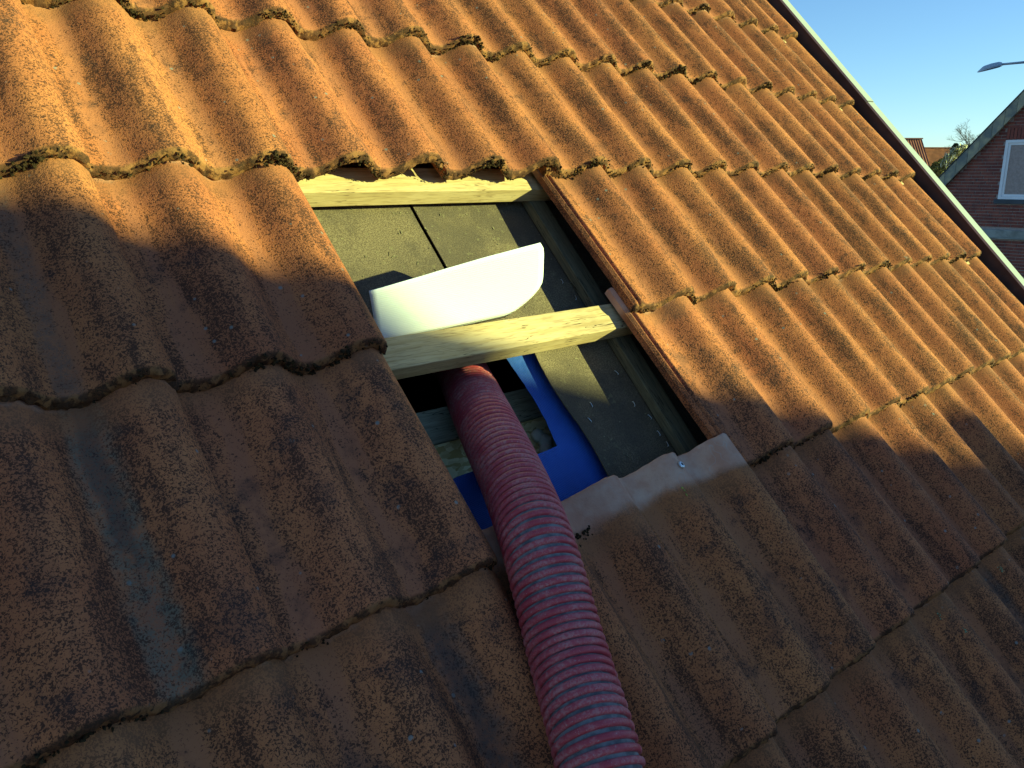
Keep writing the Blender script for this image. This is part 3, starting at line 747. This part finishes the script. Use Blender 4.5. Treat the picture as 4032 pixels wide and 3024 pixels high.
shrub(3680, 640, 700, 40., 'olive green shrub growing in front of the orange roof', [(3690, 655, 22), (3675, 690, 24), (3665, 670, 14), (3710, 640, 16), (3655, 700, 20)], (M['olive'],), 2400, 31, .055)
et = at_depth(3762, 585, 60.); er = empty('evergreen_tree', (et.x, et.y, GZ)); tag(er, 'small dark evergreen treetop poking above the slate roof', 'tree')
bl = [(at_depth(x_, y_, 60.)-er.location, rp*60/FPX) for x_, y_, rp in ((3763, 575, 9), (3757, 590, 14), (3772, 588, 12), (3765, 606, 20), (3762, 640, 26), (3764, 690, 30))]
leaves(er, 'crown', M['ever'], bl, 2600, .10, 41); V, F = tube_geo([(0, 0, 0), (0, 0, bl[3][0].z)], [.16, .07], 8); link('trunk', mesh('trunk', V, F), er, M['bark'])
bt = at_depth(3828, 560, 46.); br_ = empty('bare_tree', (bt.x, bt.y, GZ)); tag(br_, 'leafless tree with fine bluish twigs above the grey verge', 'tree')
Ht = at_depth(3860, 512, 46.).z-GZ
V, F = tube_geo([(0, 0, 0), (.05, .03, Ht*.35), (0, 0, Ht*.62)], [.13, .10, .07], 8); link('trunk', mesh('trunk', V, F), br_, M['bark'])
tw = twigs(br_, 'crown', M['bark'], Ht*.19, .62, 6, 78, .05, (.0, .0, 1), 3); tw.location = (0, 0, Ht*.58)

# ------------------------------------------------------------------ street lamp
hA, hB, hC = at_depth(3850, 283, 20.), at_depth(3942, 254, 20.), at_depth(4140, 238, 20.)
ld = (hC-hB); ax = Vector((ld.x, ld.y, 0)).normalized(); base = Vector((hC.x, hC.y, GZ)); lamp = empty('street_lamp', base, (0, 0, math.atan2(ax.y, ax.x)))
tag(lamp, 'grey street lamp with flat head on a slim outreach arm against the sky', 'street lamp')
M['lampgrey'] = plain('lamp_grey_metal', (.55, .58, .60), .45, .08, 6, .2, .0); M['lens'] = plain('lamp_lens', (.05, .06, .07), .25, .1, 6, 0, 0); M['lampjoint'] = plain('lamp_collar', (.6, .6, .56), .4, .05, 6, .3, 0)
def LL(p): d = p-base; return Vector((d.dot(ax), d.dot(Vector((-ax.y, ax.x, 0))), d.z))
a_, b_, c_ = LL(hA), LL(hB), LL(hC)
V, F = tube_geo([b_+Vector((-.02, 0, .0)), b_.lerp(c_, .5)+Vector((0, 0, .01)), c_, c_+Vector((.10, 0, -.05)), c_+Vector((.13, 0, -.2))], [.026, .03, .034, .04, .045], 10); link('arm', mesh('arm', V, F, True), lamp, M['lampgrey'])
V, F = tube_geo([Vector((c_.x+.13, 0, 0)), Vector((c_.x+.13, 0, 3.)), Vector((c_.x+.13, 0, c_.z-.15))], [.08, .065, .048], 14); link('pole', mesh('pole', V, F, True), lamp, M['lampgrey'])
V, F = tube_geo([b_+Vector((-.03, 0, -.004)), b_+Vector((.045, 0, .006))], [.036, .030], 10); link('collar', mesh('collar', V, F, True), lamp, M['lampjoint'])
L_ = (b_-a_).x; secs = [(0., .03, .004, .014), (.08, .09, .030, .022), (.25, .125, .105, .026), (.55, .13, .118, .030), (.88, .11, .110, .030), (1., .05, .085, .02)]
V, F = [], []; n = 12
for t, wd2, up_, dn in secs:
    c0 = a_.lerp(b_, t)
    for k in range(n):
        an = 2*math.pi*k/n; sy, sz = math.cos(an), math.sin(an); V.append(c0+Vector((0, sy*wd2, (up_*sz if sz > 0 else dn*sz)-.03*t)))
for i in range(len(secs)-1):
    for k in range(n): F.append((i*n+k, i*n+(k+1) % n, (i+1)*n+(k+1) % n, (i+1)*n+k))
F += [tuple(range(n-1, -1, -1)), tuple((len(secs)-1)*n+k for k in range(n))]
hd = link('lamp_head', mesh('lamp_head', V, F, True), lamp, M['lampgrey'])
V, F = box_geo((-.0, -.09, -.022), (L_*.72, .09, -.008)); ln = link('lens', mesh('lens', V, F), hd, M['lens']); ln.location = a_.lerp(b_, .12)+Vector((0, 0, -.004)); ln.rotation_euler = (0, -math.atan2((b_-a_).z-.03, L_), 0)

# ------------------------------------------------------------------ house behind the camera whose gable shades the lower tiles
sh = empty('gabled_house', (4.1, -9.5, GZ)); tag(sh, 'rendered house with plain gable roof across the garden, shading the lower tiles', 'house')
def sk(x): return 1.512-.628*(x-4.733)
M['plaster'] = plain('grey_plaster', (.42, .40, .36), .9, .08, 2); M['darkroof'] = plain('brown_roof_tiles', (.16, .08, .055), .9, .2, 4)
xa = 4.1; xe = 9.7; zp = sk(xa); ze = sk(xe)
pl = [(xe-.3-xa, 0), (xe-.3-xa, ze-GZ), (0, zp-GZ-.2), (-(xe-.3-xa), ze-GZ), (-(xe-.3-xa), 0)]
link('wall', prism('wall', pl, 1, -3.2, 3.3), sh, M['plaster'])
for sgn in (1, -1):
    pl = [(0, zp-GZ), (sgn*(xe+.3-xa), sk(xe+.3)-GZ), (sgn*(xe+.3-xa), sk(xe+.3)-GZ-.17), (0, zp-GZ-.17)]
    rf_ = link('roof', prism('roof', pl, 1, -3.5, 3.5), sh, M['darkroof'])
    if sgn == 1:
        link('shadow_flue', bev_box('shadow_flue', (6.76-xa, 2.55, sk(6.76)-GZ-.6), (6.90-xa, 2.69, 1.035-GZ), .01), rf_, M['render'])  # slim unseen flue, added and sized to cast a narrow shadow band
